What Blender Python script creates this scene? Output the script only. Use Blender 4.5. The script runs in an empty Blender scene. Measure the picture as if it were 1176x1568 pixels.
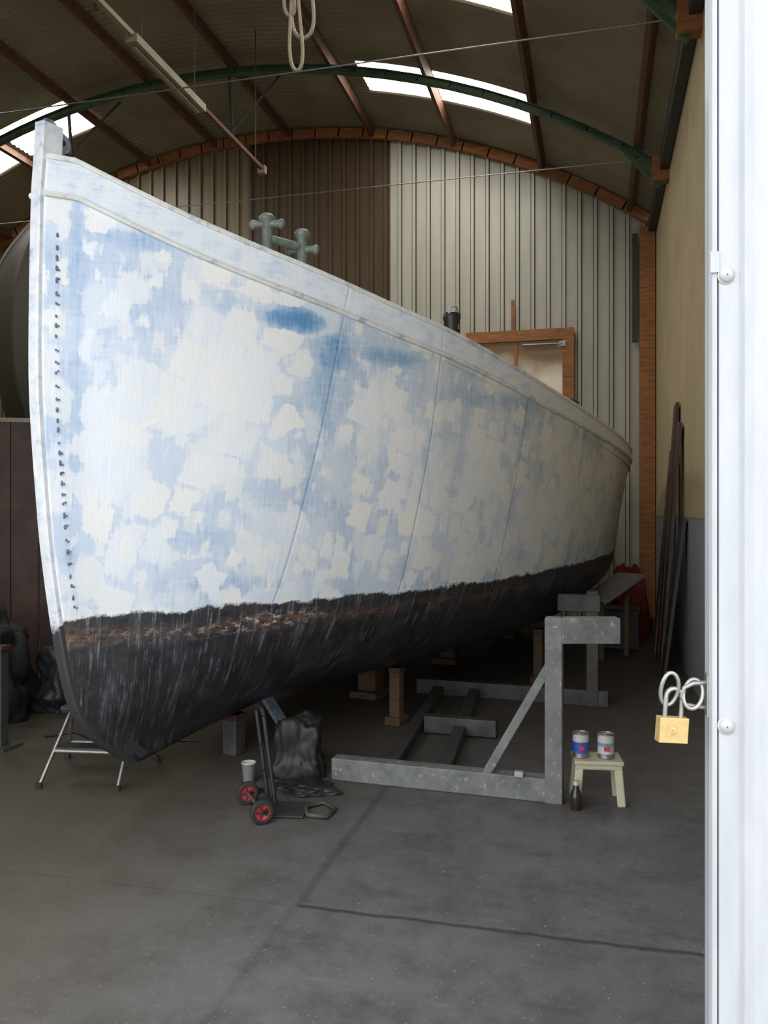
import bpy, bmesh, math, random
import numpy as np
from mathutils import Vector, Matrix, noise
random.seed(4)
TH=math.radians(14.3); CS,SN=math.cos(TH),math.sin(TH)
def W(r,f,z=0.0):
    """site survey frame (right, forward, height from the doorway) -> building frame"""
    return Vector((r*CS-f*SN, r*SN+f*CS, z))
scene=bpy.context.scene
try:
    scene.view_settings.view_transform='Standard'
    scene.view_settings.look='None'
except Exception: pass

# ------------------------------------------------------------ materials
class NT:
    def __init__(s,name):
        s.m=bpy.data.materials.new(name); s.m.use_nodes=True
        s.t=s.m.node_tree; s.t.nodes.clear()
        s.out=s.n('ShaderNodeOutputMaterial')
        s.b=s.n('ShaderNodeBsdfPrincipled'); s.l(s.b.outputs[0],s.out.inputs[0])
    def n(s,t,**k):
        x=s.t.nodes.new(t)
        for a,b in k.items(): setattr(x,a,b)
        return x
    def l(s,a,b): s.t.links.new(a,b)
    def inp(s,node,key,v):
        if hasattr(v,'is_linked') or isinstance(v,bpy.types.NodeSocket): s.l(v,node.inputs[key])
        else: node.inputs[key].default_value=v
    def math(s,op,a,b=0.0,c=0.0,clamp=False):
        x=s.n('ShaderNodeMath',operation=op,use_clamp=clamp)
        s.inp(x,0,a); s.inp(x,1,b)
        if op in('MULTIPLY_ADD','SMOOTH_MIN'): s.inp(x,2,c)
        return x.outputs[0]
    def mix(s,f,a,b,mode='MIX'):
        x=s.n('ShaderNodeMix',data_type='RGBA',blend_type=mode)
        s.inp(x,0,f)
        for k,v in((6,a),(7,b)):
            if isinstance(v,tuple): v=(v+(1,))[:4]
            s.inp(x,k,v)
        return x.outputs[2]
    def ramp(s,f,stops,interp='LINEAR'):
        x=s.n('ShaderNodeValToRGB'); x.color_ramp.interpolation=interp
        el=x.color_ramp.elements
        while len(el)<len(stops): el.new(0.5)
        for e,(p,c) in zip(el,stops):
            e.position=p; e.color=(c,c,c,1) if isinstance(c,(int,float)) else (c+(1,))[:4]
        s.l(f,x.inputs[0]); return x.outputs[0]
    def noise(s,vec,scale,detail=4,rough=.55,dist=0.0):
        x=s.n('ShaderNodeTexNoise'); x.inputs['Scale'].default_value=scale
        x.inputs['Detail'].default_value=detail; x.inputs['Roughness'].default_value=rough
        x.inputs['Distortion'].default_value=dist
        if vec is not None: s.l(vec,x.inputs['Vector'])
        return x.outputs[0]
    def coord(s,k='Object'): return s.n('ShaderNodeTexCoord').outputs[k]
    def mapping(s,vec,scale=(1,1,1),loc=(0,0,0),rot=(0,0,0)):
        x=s.n('ShaderNodeMapping'); s.l(vec,x.inputs[0])
        x.inputs['Scale'].default_value=scale; x.inputs['Location'].default_value=loc; x.inputs['Rotation'].default_value=rot
        return x.outputs[0]
    def sep(s,v):
        x=s.n('ShaderNodeSeparateXYZ'); s.l(v,x.inputs[0]); return x.outputs
    def col(s,c): s.inp(s.b,'Base Color',(c+(1,))[:4] if isinstance(c,tuple) else c)
    def bump(s,h,strength=.3,dist=.01):
        x=s.n('ShaderNodeBump'); x.inputs['Strength'].default_value=strength; x.inputs['Distance'].default_value=dist
        s.l(h,x.inputs['Height']); s.l(x.outputs[0],s.b.inputs['Normal'])

def simple(name,c,rough=.6,metal=0.0,var=.25,scale=12,bump=.15,c2=None,stretch=(1,1,1)):
    t=NT(name); v=t.mapping(t.coord(),stretch)
    n=t.noise(v,scale,6,.6)
    d=tuple(x*(1-var) for x in c); l=tuple(min(1,x*(1+var)) for x in c)
    if c2: l=c2
    t.col(t.ramp(n,[(.3,d),(.7,l)]))
    t.b.inputs['Roughness'].default_value=rough; t.b.inputs['Metallic'].default_value=metal
    if bump: t.bump(n,bump,.01)
    return t.m
def emis(name,c,st):
    t=NT(name); t.col((.8,.85,.9)); t.b.inputs['Emission Color'].default_value=c+(1,); t.b.inputs['Emission Strength'].default_value=st
    t.b.inputs['Roughness'].default_value=.4
    return t.m

# ------------------------------------------------------------ mesh builder
class MB:
    def __init__(s): s.v=[];s.f=[];s.m=[];s.sm=[];s.mats=[]
    def mi(s,mat):
        if mat not in s.mats: s.mats.append(mat)
        return s.mats.index(mat)
    def add(s,vs,fs,mat,smooth=False):
        o=len(s.v); s.v+= [Vector(x) for x in vs]; k=s.mi(mat)
        for f in fs: s.f.append([i+o for i in f]); s.m.append(k); s.sm.append(smooth)
    def box(s,c,d,mat,R=None):
        c=Vector(c); vs=[]
        for x in(-.5,.5):
            for y in(-.5,.5):
                for z in(-.5,.5):
                    p=Vector((x*d[0],y*d[1],z*d[2]))
                    if R: p=R@p
                    vs.append(c+p)
        s.add(vs,[(0,1,3,2),(4,6,7,5),(0,4,5,1),(2,3,7,6),(0,2,6,4),(1,5,7,3)],mat)
    def beam(s,a,b,w,h,mat,up=(0,0,1)):
        a=Vector(a);b=Vector(b);d=(b-a);L=d.length;d.normalize()
        up=Vector(up)
        if abs(d.dot(up))>.98: up=Vector((0,1,0))
        sd=d.cross(up).normalized(); u=sd.cross(d).normalized()
        R=Matrix((d,sd,u)).transposed()
        s.box((a+b)/2,(L,w,h),mat,R)
    def cyl(s,a,b,r,mat,seg=16,r2=None,cap=True):
        a=Vector(a);b=Vector(b);d=(b-a).normalized(); r2=r if r2 is None else r2
        t=Vector((1,0,0)) if abs(d.x)<.9 else Vector((0,1,0))
        u=d.cross(t).normalized(); w=d.cross(u)
        vs=[];fs=[]
        for P,rr in((a,r),(b,r2)):
            for i in range(seg):
                an=2*math.pi*i/seg; vs.append(P+(u*math.cos(an)+w*math.sin(an))*rr)
        for i in range(seg): j=(i+1)%seg; fs.append((i,j,seg+j,seg+i))
        s.add(vs,fs,mat,True)
        if cap:
            s.add(vs,[tuple(range(seg))[::-1],tuple(range(seg,2*seg))],mat,False)
    def tube(s,pts,r,mat,seg=10,closed=False):
        pts=[Vector(p) for p in pts]; n=len(pts); vs=[];fs=[]; pu=None
        for i,p in enumerate(pts):
            if closed: d=pts[(i+1)%n]-pts[i-1]
            else: d=pts[min(i+1,n-1)]-pts[max(i-1,0)]
            d.normalize()
            if pu is None:
                t=Vector((0,0,1)) if abs(d.z)<.9 else Vector((1,0,0)); u=d.cross(t).normalized()
            else: u=(pu-d*pu.dot(d)).normalized()
            pu=u; w=d.cross(u)
            for k in range(seg):
                an=2*math.pi*k/seg; vs.append(p+(u*math.cos(an)+w*math.sin(an))*r)
        m=n if closed else n-1
        for i in range(m):
            for k in range(seg):
                j=(i+1)%n; q=(k+1)%seg
                fs.append((i*seg+k,i*seg+q,j*seg+q,j*seg+k))
        s.add(vs,fs,mat,True)
        if not closed: s.add(vs,[tuple(range(seg))[::-1],tuple(range((n-1)*seg,n*seg))],mat)
    def lathe(s,c,prof,mat,seg=24,axis='Z',R=None):
        c=Vector(c); vs=[];fs=[]
        for r,z in prof:
            for i in range(seg):
                a=2*math.pi*i/seg; p=Vector((r*math.cos(a),r*math.sin(a),z))
                if R: p=R@p
                vs.append(c+p)
        for j in range(len(prof)-1):
            for i in range(seg):
                k=(i+1)%seg; fs.append((j*seg+i,j*seg+k,(j+1)*seg+k,(j+1)*seg+i))
        s.add(vs,fs,mat,True)
    def sph(s,c,r,mat,sc=(1,1,1),seg=16):
        c=Vector(c);vs=[];fs=[];n=seg//2
        for j in range(n+1):
            ph=-math.pi/2+math.pi*j/n
            for i in range(seg):
                a=2*math.pi*i/seg
                vs.append(c+Vector((max(1e-4,math.cos(ph))*math.cos(a)*r*sc[0],max(1e-4,math.cos(ph))*math.sin(a)*r*sc[1],math.sin(ph)*r*sc[2])))
        for j in range(n):
            for i in range(seg):
                k=(i+1)%seg; fs.append((j*seg+i,j*seg+k,(j+1)*seg+k,(j+1)*seg+i))
        s.add(vs,fs,mat,True)
    def finish(s,name,parent=None,bevel=0,local=False):
        me=bpy.data.meshes.new(name)
        if local or parent: o0=Vector((0,0,0))
        else:
            xs=[p.x for p in s.v];ys=[p.y for p in s.v];zs=[p.z for p in s.v]
            o0=Vector(((min(xs)+max(xs))/2,(min(ys)+max(ys))/2,min(zs)))
        me.from_pydata([tuple(p-o0) for p in s.v],[],s.f)
        for m in s.mats: me.materials.append(m)
        for p,k,sm in zip(me.polygons,s.m,s.sm): p.material_index=k; p.use_smooth=sm
        me.validate(); me.update()
        bm=bmesh.new(); bm.from_mesh(me); bmesh.ops.recalc_face_normals(bm,faces=bm.faces); bm.to_mesh(me); bm.free()
        ob=bpy.data.objects.new(name,me); scene.collection.objects.link(ob); ob.location=o0
        if parent: ob.parent=parent
        if bevel:
            b=ob.modifiers.new('bevel','BEVEL'); b.width=bevel; b.segments=2; b.limit_method='ANGLE'; b.angle_limit=math.radians(50)
        return ob
def empty(name,loc=(0,0,0),rz=0):
    e=bpy.data.objects.new(name,None); scene.collection.objects.link(e); e.location=loc; e.rotation_euler=(0,0,rz); return e

# ------------------------------------------------------------ palette
M={}
t=NT('galvanised_steel'); n=t.noise(t.coord(),9,6,.65); n2=t.noise(t.coord(),26,6,.7)
c=t.ramp(n,[(.3,(.10,.105,.10)),(.7,(.19,.19,.18))]); c=t.mix(t.ramp(n2,[(.58,0.0),(.66,.6)]),c,(.40,.40,.36)); c=t.mix(t.ramp(n2,[(.30,.7),(.38,0.0)]),c,(.07,.045,.03))
t.col(c); t.b.inputs['Roughness'].default_value=.6; t.bump(n2,.3,.006); M['steel']=t.m
M['steeld']=simple('dark_shaded_steel',(.055,.053,.048),.6,.1,.4,9,.2)  # darker steel; on the rear cradle members it paints in shade
M['black']=simple('black_plastic',(.015,.015,.017),.45)
M['rubber']=simple('rubber',(.02,.02,.02),.8)
M['red']=simple('red_plastic',(.42,.03,.03),.5)
M['wood']=simple('orange_pine',(.28,.11,.035),.7,0,.35,6,.2,stretch=(1,1,6))
M['woodb']=simple('weathered_brown_timber',(.10,.055,.028),.8,0,.35,6,.2,stretch=(1,1,6))
M['woodd']=simple('dark_board',(.06,.028,.018),.6,0,.35,5,.2)
M['rust']=simple('red_oxide_steel',(.10,.040,.020),.7,0,.35,8)
M['green']=simple('green_paint_steel',(.045,.085,.045),.6,0,.3,6)
M['cream_pl']=simple('cream_plastic',(.46,.42,.29),.4,0,.08,5,0)
M['white_pl']=simple('white_plastic',(.45,.45,.43),.4,0,.1,5,0)
M['chrome']=simple('bare_steel',(.30,.29,.27),.4,.8,.2,30,.05)
M['brass']=simple('brass',(.50,.35,.15),.45,.5,.12,60,.05)
M['galvgreen']=simple('verdigris_metal',(.20,.24,.21),.55,.2,.35,20,.2)
M['bluegrey']=simple('worn_blue_paint',(.15,.23,.32),.55,.1,.4,14,.2,c2=(.36,.43,.50))
M['rope']=simple('rope_fibre',(.42,.37,.27),.9,0,.35,90,.8)
M['tarp']=simple('black_tarpaulin',(.012,.012,.013),.55,0,.5,14,.3)
M['redtarp']=simple('red_tarpaulin',(.25,.03,.025),.7,0,.4,8,.3)
M['glassdark']=simple('dark_glass',(.03,.02,.015),.1,0,.2,5,0)
M['board']=simple('painted_board',(.36,.34,.31),.7,0,.2,4,.1)
M['dark']=simple('dark_grey_metal',(.035,.033,.032),.6,0,.3,6,.1)
M['hole']=simple('fastening_recess',(.15,.19,.24),.7,0,.6,40,.1)
M['blue']=simple('can_label_blue',(.03,.08,.35),.4,0,.2,6,0)
M['fix']=simple('aged_enamel',(.24,.20,.13),.5,0,.2,4,.05)

# ------------------------------------------------------------ building shell
XR=0.857; XL=-11.457; XC=(XR+XL)/2; HW=(XR-XL)/2; ZE=5.98; ZA=7.95
RR=(HW**2+(ZA-ZE)**2)/(2*(ZA-ZE)); YB=13.1; YF=1.28
def arch(x): return ZA-RR+math.sqrt(max(0,RR*RR-(x-XC)**2))

# floor
t=NT('concrete_floor'); co=t.coord(); X,Y,Z=t.sep(co)
big=t.noise(co,.9,6,.6); mid=t.noise(co,3.2,6,.65); fine=t.noise(co,14,8,.7); spk=t.noise(co,60,2,.5); sc_=t.noise(t.mapping(co,(2,9,1),(0,0,0),(0,0,.6)),2,6,.7)
c=t.ramp(big,[(.3,(.068,.066,.066)),(.7,(.130,.128,.131))])
c=t.mix(t.ramp(mid,[(.38,.7),(.55,0.0)]),c,(.048,.044,.041))
c=t.mix(t.ramp(fine,[(.35,0.0),(.75,.5)]),c,(.155,.155,.16))
c=t.mix(t.ramp(sc_,[(.58,0.0),(.72,.35)]),c,(.21,.20,.19))
c=t.mix(t.ramp(spk,[(.67,0.0),(.73,.55)]),c,(.38,.37,.34))
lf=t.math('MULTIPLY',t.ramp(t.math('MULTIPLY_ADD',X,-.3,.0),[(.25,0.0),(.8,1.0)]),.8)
c=t.mix(lf,c,(.078,.060,.034))  # left side browned and darkened, weaker light painted into the colour
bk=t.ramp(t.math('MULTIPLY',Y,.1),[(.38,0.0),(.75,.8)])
c=t.mix(bk,c,(.065,.046,.024))  # dark brown gradient to the back paints the dim interior into the floor
wob=t.math('MULTIPLY',t.math('SUBTRACT',t.noise(co,5,4),.5),.05)
def joint(ax,pos,w):
    d=t.math('ABSOLUTE',t.math('ADD',t.math('SUBTRACT',ax,pos),wob))
    return t.math('SUBTRACT',1,t.math('DIVIDE',d,w,clamp=True),clamp=True)
rightside=t.math('MULTIPLY_ADD',t.math('GREATER_THAN',X,-1.18),.8,.15)
farside=t.math('MULTIPLY_ADD',t.math('GREATER_THAN',Y,3.2),.25,.25)
j=t.math('MAXIMUM',t.math('MULTIPLY',joint(Y,3.2,.02),rightside),t.math('MULTIPLY',joint(X,-1.18,.035),farside))
j=t.math('MAXIMUM',j,t.math('MAXIMUM',joint(Y,7.2,.02),joint(X,-5.2,.02)))
c=t.mix(t.math('MULTIPLY',j,.85),c,(.018,.017,.016))
t.col(c); t.b.inputs['Roughness'].default_value=.62
t.bump(t.math('SUBTRACT',fine,t.math('MULTIPLY',j,2.0)),.3,.01)
M['floor']=t.m
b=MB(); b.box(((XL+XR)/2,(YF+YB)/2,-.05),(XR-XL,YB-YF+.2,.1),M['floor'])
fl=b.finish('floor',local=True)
t=NT('yard_concrete'); n=t.noise(t.coord(),2,6); t.col(t.ramp(n,[(.3,(.25,.25,.24)),(.7,(.36,.35,.33))])); t.b.inputs['Roughness'].default_value=.9
b=MB(); b.box((-4,YF-10.1,-.06),(40,20,.1),t.m); b.finish('yard_ground')

# corrugated cladding material
def clad(name,c,dirt=.5):
    t=NT(name); co=t.coord(); n=t.noise(t.mapping(co,(3,1,.5)),2,6); n2=t.noise(co,1.0,4)
    c1=tuple(x*(1-.35*dirt) for x in c)
    k=t.ramp(n,[(.3,c1),(.7,c)])
    t.col(t.mix(t.math('MULTIPLY',n2,.3*dirt),k,(.12,.08,.04)))
    t.b.inputs['Roughness'].default_value=.42; return t.m
M['clL']=clad('pale_grey_cladding',(.47,.455,.375)); M['clLr']=clad('pale_grey_cladding_rib_shade',(.085,.08,.062))
M['clD']=clad('brown_cladding',(.080,.050,.025)); M['clDr']=clad('brown_cladding_rib_shade',(.035,.022,.012))
M['clM']=clad('beige_cladding',(.22,.17,.10)); M['clMr']=clad('beige_cladding_rib_shade',(.08,.058,.03))  # medium beige sheets, their own tone
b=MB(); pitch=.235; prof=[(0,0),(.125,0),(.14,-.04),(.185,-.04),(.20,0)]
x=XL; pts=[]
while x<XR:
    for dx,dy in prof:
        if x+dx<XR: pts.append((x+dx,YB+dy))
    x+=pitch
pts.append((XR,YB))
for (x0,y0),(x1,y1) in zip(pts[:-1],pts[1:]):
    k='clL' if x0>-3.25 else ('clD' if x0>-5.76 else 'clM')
    m=M[k+('r' if abs(y0-y1)>.01 else '')]  # rib sides take a darker copy of the sheet colour as painted shade
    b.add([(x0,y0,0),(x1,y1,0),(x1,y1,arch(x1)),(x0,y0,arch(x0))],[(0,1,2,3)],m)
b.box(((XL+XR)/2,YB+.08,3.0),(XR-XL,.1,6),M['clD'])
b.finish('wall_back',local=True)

# right wall
t=NT('right_wall_panels'); co=t.coord(); X,Y,Z=t.sep(co)
n=t.noise(co,1.3,6,.6); n2=t.noise(t.mapping(co,(1,1,.25)),9,5)
up=t.ramp(n,[(.3,(.37,.29,.16)),(.7,(.46,.37,.23))])
lo=t.ramp(n,[(.3,(.20,.205,.22)),(.7,(.27,.28,.30))])
c=t.mix(t.ramp(t.math('MULTIPLY',Z,.2),[(.306,0.0),(.31,1.0)]),lo,up)
sm=t.math('SUBTRACT',1,t.math('DIVIDE',t.math('ABSOLUTE',t.math('SUBTRACT',Z,1.54)),.012,clamp=True),clamp=True)
fr=t.math('FRACT',t.math('DIVIDE',Y,1.22))
sv=t.math('SUBTRACT',1,t.math('DIVIDE',fr,.012,clamp=True),clamp=True)
c=t.mix(t.math('MULTIPLY',t.math('MAXIMUM',sm,t.math('MULTIPLY',sv,.5)),.7),c,(.05,.045,.04))
c=t.mix(t.ramp(n2,[(.55,0.0),(.8,.35)]),c,(.14,.11,.08))
t.col(c); t.b.inputs['Roughness'].default_value=.75
b=MB(); b.box((XR+.05,(YF+YB)/2,ZE/2),(.1,YB-YF,ZE),t.m); b.finish('wall_right',local=True)
b=MB(); b.box((XL-.05,(YF+YB)/2,ZE/2),(.1,YB-YF,ZE),M['clM']); b.finish('wall_left',local=True)

# front wall with the wide doorway
OX0,OX1,OZ=-4.6,.16,4.7
b=MB()
xs=[XL,-10,-8.5,-7,-5.8,OX0]
for a,c_ in zip(xs[:-1],xs[1:]):
    for y in(YF,YF+.06): b.add([(a,y,0),(c_,y,0),(c_,y,arch(c_)),(a,y,arch(a))],[(0,1,2,3)],M['clM'])
xs=[OX0+(OX1-OX0)*i/6 for i in range(7)]
for a,c_ in zip(xs[:-1],xs[1:]):
    for y in(YF,YF+.06): b.add([(a,y,OZ),(c_,y,OZ),(c_,y,arch(c_)),(a,y,arch(a))],[(0,1,2,3)],M['clM'])
for y in(YF+.02,YF+.06): b.add([(OX1+.2,y,0),(XR,y,0),(XR,y,arch(XR)),(OX1+.2,y,arch(OX1+.2))],[(0,1,2,3)],M['white_pl'])
b.box(((OX0+OX1)/2,YF+.03,OZ-.0),(OX1-OX0,.06,.04),M['white_pl'])
b.box((OX0,YF+.03,OZ/2),(.04,.06,OZ),M['white_pl'])
b.box((OX1+.1,YF+.04,(OZ+arch(OX1))/2+.02),(.2,.04,arch(OX1)-OZ-.04),M['clM'])
b.finish('wall_front',local=True)

# roof (curved corrugated sheets) with sky-light gaps
SKY=[(-3.2,-2.22,10.95,11.75),(-2.13,-.8,10.95,11.75),(-2.13,-.8,7.80,9.12),(-8.85,-7.55,10.80,11.65),(-10.3,-8.95,10.80,11.65),
     (-8.85,-7.55,7.85,9.05),(-8.85,-7.55,4.7,5.9),(-2.13,-.8,4.7,5.9)]
xsr=sorted(set([round(XL+(XR-XL)*i/44,3) for i in range(45)]+[s[0] for s in SKY]+[s[1] for s in SKY]))
ysr=[YF-.05]
while ysr[-1]<YB+.05:
    ysr.append(ysr[-1]+.0255); 
t=NT('roof_sheet'); n=t.noise(t.coord(),1.2,5); t.col(t.ramp(n,[(.3,(.16,.135,.085)),(.7,(.25,.21,.135))])); t.b.inputs['Roughness'].default_value=.6
M['roof']=t.m
vs=[];fs=[]
for y in ysr:
    dz=.012*math.sin(2*math.pi*y/.102)
    for x in xsr: vs.append((x,y,arch(x)+.02+dz))
nx=len(xsr)
for jy in range(len(ysr)-1):
    ym=(ysr[jy]+ysr[jy+1])/2
    for ix in range(nx-1):
        xm=(xsr[ix]+xsr[ix+1])/2
        if any(s[0]<xm<s[1] and s[2]<ym<s[3] for s in SKY): continue
        a=jy*nx+ix; fs.append((a,a+1,a+nx+1,a+nx))
b=MB(); b.add(vs,fs,M['roof'],True); b.finish('ceiling',local=True)
M['sky']=emis('translucent_rooflight',(1,.97,.90),13.0)
for i,s in enumerate(SKY):
    b=MB(); n=6
    xs=[s[0]+(s[1]-s[0])*q/n for q in range(n+1)]
    for a,c_ in zip(xs[:-1],xs[1:]):
        b.add([(a,s[2],arch(a)+.035),(c_,s[2],arch(c_)+.035),(c_,s[3],arch(c_)+.035),(a,s[3],arch(a)+.035)],[(0,1,2,3)],M['sky'])
    b.finish('window_%d'%(i+2),local=True)

# purlins, trusses, tie rods
b=MB()
for x in(.5,-.8,-2.175,-3.5,-4.95,-6.25,-7.5,-8.9,-10.3):
    z=arch(x)-.05; n=Vector((x-XC,0,z-(ZA-RR))).normalized()
    b.beam((x,YF+.1,z-.03),(x,YB-.05,z-.03),.06,.13,M['rust'],up=n)
b.finish('roof_purlins')
def truss(y,tz):
    b=MB(); N=28; P=[]
    for i in range(N+1):
        x=XL+.12+(XR-XL-.24)*i/N; P.append(Vector((x,y,arch(x)-.19)))
    for a,c_ in zip(P[:-1],P[1:]):
        b.beam(a,c_+(c_-a)*.03,.1,.012,M['green'])
        b.beam(a-Vector((0,0,.08)),c_+(c_-a)*.03-Vector((0,0,.08)),.1,.012,M['green'])
        b.beam(a-Vector((0,0,.04)),c_+(c_-a)*.03-Vector((0,0,.04)),.014,.08,M['green'])
    b.tube([(XL+.05,y,tz),(XC,y,tz-.015),(XR-.05,y,tz)],.0075,M['chrome'],8)
    for sx,xx in((1,XR-.1),(-1,XL+.1)):
        b.box((xx,y,ZE-.2),(.2,.16,.3),M['wood'])
        b.beam((xx,y,ZE-.4),(xx-sx*.55,y,arch(xx-sx*.55)-.22),.05,.05,M['green'])
    for x in(-4.95,-7.5): 
        b.beam((x,y,arch(x)-.25),(x+.05,y,tz+.9),.035,.035,M['dark'])
        b.beam((x+.05,y,tz+.95),(x+.6,y+.4,arch(x+.6)-.1),.03,.03,M['dark'])
    b.finish('roof_truss')
truss(10.7,5.93); truss(7.45,5.78); truss(4.2,5.85)
b=MB(); N=30
for i in range(N):
    x0=XL+.05+(XR-XL-.1)*i/N; x1=XL+.05+(XR-XL-.1)*(i+1)/N
    b.beam((x0,YB-.09,arch(x0)-.09),(x1+.02,YB-.09,arch(x1+.02)-.09),.08,.14,M['wood'])
b.finish('trim_1')
b=MB(); b.box((XR-.125,YB-.11,ZE/2-.06),(.22,.12,ZE-.16),M['wood']); b.finish('trim_2')
b=MB(); b.box((XR-.30,YB-.10,4.95),(.075,.1,1.6),M['dark']); b.finish('trim_3')
b=MB(); b.box((XR-.06,(YF+YB)/2,ZE-.13),(.1,YB-YF-.3,.2),M['dark']); b.finish('trim_4')

# window in the gable wall (timber frame, bolt)
b=MB(); x0,x1,z0,z1=-1.98,-.33,2.9,4.4; y=YB-.1
fw=.17
b.box(((x0+x1)/2,y,z1-fw/2),(x1-x0,.12,fw),M['wood']); b.box(((x0+x1)/2,y,z0+fw/2),(x1-x0,.12,fw),M['wood'])
for xx in(x0+fw/2,x1-fw/2): b.box((xx,y,(z0+z1)/2),(fw,.12,z1-z0-2*fw),M['wood'])
b.box(((x0+x1)/2-.05,y+.01,(z0+z1)/2),(.05,.08,z1-z0-2*fw),M['wood'])
b.box((-.85,y-.07,z1-.24),(.5,.02,.05),M['steel']); b.cyl((-1.1,y-.085,z1-.24),(-.5,y-.085,z1-.24),.012,M['chrome'])
b.box((-.5,y-.07,z1-.24),(.1,.025,.08),M['chrome'])
b.box((-1.25,y-.03,4.6),(.05,.05,.55),M['wood'])
t=NT('daylit_glass'); co=t.coord(); X,Y,Z=t.sep(co); n=t.noise(co,2.5,3)
f=t.ramp(t.math('MULTIPLY_ADD',n,.3,t.math('MULTIPLY',Z,.5)),[(.50,0.0),(.72,1.0)])
cc=t.mix(f,(.50,.44,.34),(.15,.09,.04)); t.col(cc); t.l(cc,t.b.inputs['Emission Color']); t.b.inputs['Emission Strength'].default_value=.3  # pane colour and weak glow imitate daylight behind the glass
b.box(((x0+x1)/2,y+.02,(z0+z1)/2),(x1-x0-2*fw+.02,.012,z1-z0-2*fw+.02),t.m)
b.finish('window_1')

# ------------------------------------------------------------ hull
def spl(xs,ys,x):
    xs=np.array(xs,float);ys=np.array(ys,float)
    d=np.diff(ys)/np.diff(xs); m=np.zeros(len(xs)); m[0]=d[0]; m[-1]=d[-1]
    for i in range(1,len(xs)-1): m[i]=0 if d[i-1]*d[i]<=0 else 2*d[i-1]*d[i]/(d[i-1]+d[i])
    x=np.atleast_1d(x); i=np.clip(np.searchsorted(xs,x)-1,0,len(xs)-2)
    h=xs[i+1]-xs[i]; u=np.clip((x-xs[i])/h,0,1)
    return (2*u**3-3*u**2+1)*ys[i]+(u**3-2*u**2+u)*h*m[i]+(-2*u**3+3*u**2)*ys[i+1]+(u**3-u**2)*h*m[i+1]
ST=[0,.25,.5,.75,1,1.5,2,3,4,5,6,7,8,9]
ZT=[3.36,3.235,3.13,3.04,2.965,2.825,2.715,2.53,2.42,2.34,2.28,2.25,2.29,2.38]
def ztop(s): return float(spl(ST,ZT,max(0,s))[0])
def zrail(s): return ztop(s)-float(np.interp(s,[0,2,6,9],[.19,.155,.11,.11]))
def zkeel(s): return float(np.interp(s,[.3,.55,1,2,7.8,9],[.2,.2,.25,.33,.33,.6]))
TT=[0,.15,.3,.5,1,1.5,2,3,4,5,6,7,8,8.6,9]
LV=[ # z, s0, half-breadths
 (None,.52,[.045]*15),
 (.42,.23,[.04,.07,.11,.16,.26,.35,.45,.6,.7,.7,.6,.4,.18,.08,.04]),
 (.62,.095,[.04,.10,.17,.26,.46,.65,.82,1.07,1.22,1.24,1.12,.82,.36,.12,.04]),
 (1.05,-.01,[.04,.12,.22,.36,.68,.95,1.17,1.43,1.57,1.60,1.53,1.3,.8,.35,.04]),
 (1.6,-.09,[.04,.13,.24,.39,.75,1.03,1.27,1.54,1.67,1.70,1.62,1.4,.95,.47,.04]),
 ('m',-.14,[.04,.14,.26,.41,.79,1.09,1.33,1.60,1.71,1.74,1.67,1.46,1.04,.56,.04]),
 ('r',-.125,[.04,.155,.285,.445,.83,1.14,1.38,1.65,1.76,1.79,1.73,1.52,1.12,.66,.05]),
 ('t',-.11,[.04,.16,.295,.46,.85,1.16,1.40,1.66,1.77,1.80,1.74,1.53,1.13,.67,.05])]
def column(p):
    P=[]
    for z,s0,bt in LV:
        s=s0+p*(9-s0); bb=float(spl(TT,bt,p*9)[0])
        if z is None: zz=zkeel(s)
        elif z=='m': zz=1.6+(zrail(s)-1.6)*.5
        elif z=='r': zz=zrail(s)
        elif z=='t': zz=ztop(s)
        else: zz=max(z,zkeel(s)+.05*(z)) 
        P.append((s,bb,zz))
    return P
NPp=110
PS=[(i/NPp)**1.45 for i in range(NPp+1)]
KP=[i/46*7 for i in range(47)]
KP=sorted(set(KP+[6.0]))
def hull_grid():
    G=[]
    for p in PS:
        C=column(p); k=list(range(8))
        S=spl(k,[c[0] for c in C],np.array(KP)); 
        B=spl(k,[c[1] for c in C],np.array(KP)); Zz=spl(k,[c[2] for c in C],np.array(KP))
        G.append([(float(a),float(b_),float(c_)) for a,b_,c_ in zip(S,B,Zz)])
    return G
G=hull_grid(); NK=len(KP)
def hull_mesh(name,mat,parent,warp=None):
    vs=[];uv=[];fs=[]
    for sd in(-1,1):
        for col in G:
            for (s,b_,z) in col:
                vs.append((warp(s,z) if warp else s,sd*b_,z)); uv.append((s,zrail(s)-z))
    n1=len(G)*NK
    for sd in(0,1):
        for i in range(len(G)-1):
            for k in range(NK-1):
                a=sd*n1+i*NK+k; q=(a,a+NK,a+NK+1,a+1)
                fs.append(q if sd==0 else q[::-1])
    for k in range(NK-1):
        fs.append((k,k+1,n1+k+1,n1+k)); e=(len(G)-1)*NK
        fs.append((e+k,n1+e+k,n1+e+k+1,e+k+1))
    for i in range(len(G)-1): fs.append((i*NK,n1+i*NK,n1+(i+1)*NK,(i+1)*NK))
    me=bpy.data.meshes.new(name); me.from_pydata(vs,[],fs); me.materials.append(mat)
    ul=me.uv_layers.new(name='hull')
    for lp in me.loops: ul.data[lp.index].uv=uv[lp.vertex_index]
    for p in me.polygons: p.use_smooth=True
    ob=bpy.data.objects.new(name,me); scene.collection.objects.link(ob); ob.parent=parent
    return ob

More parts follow.
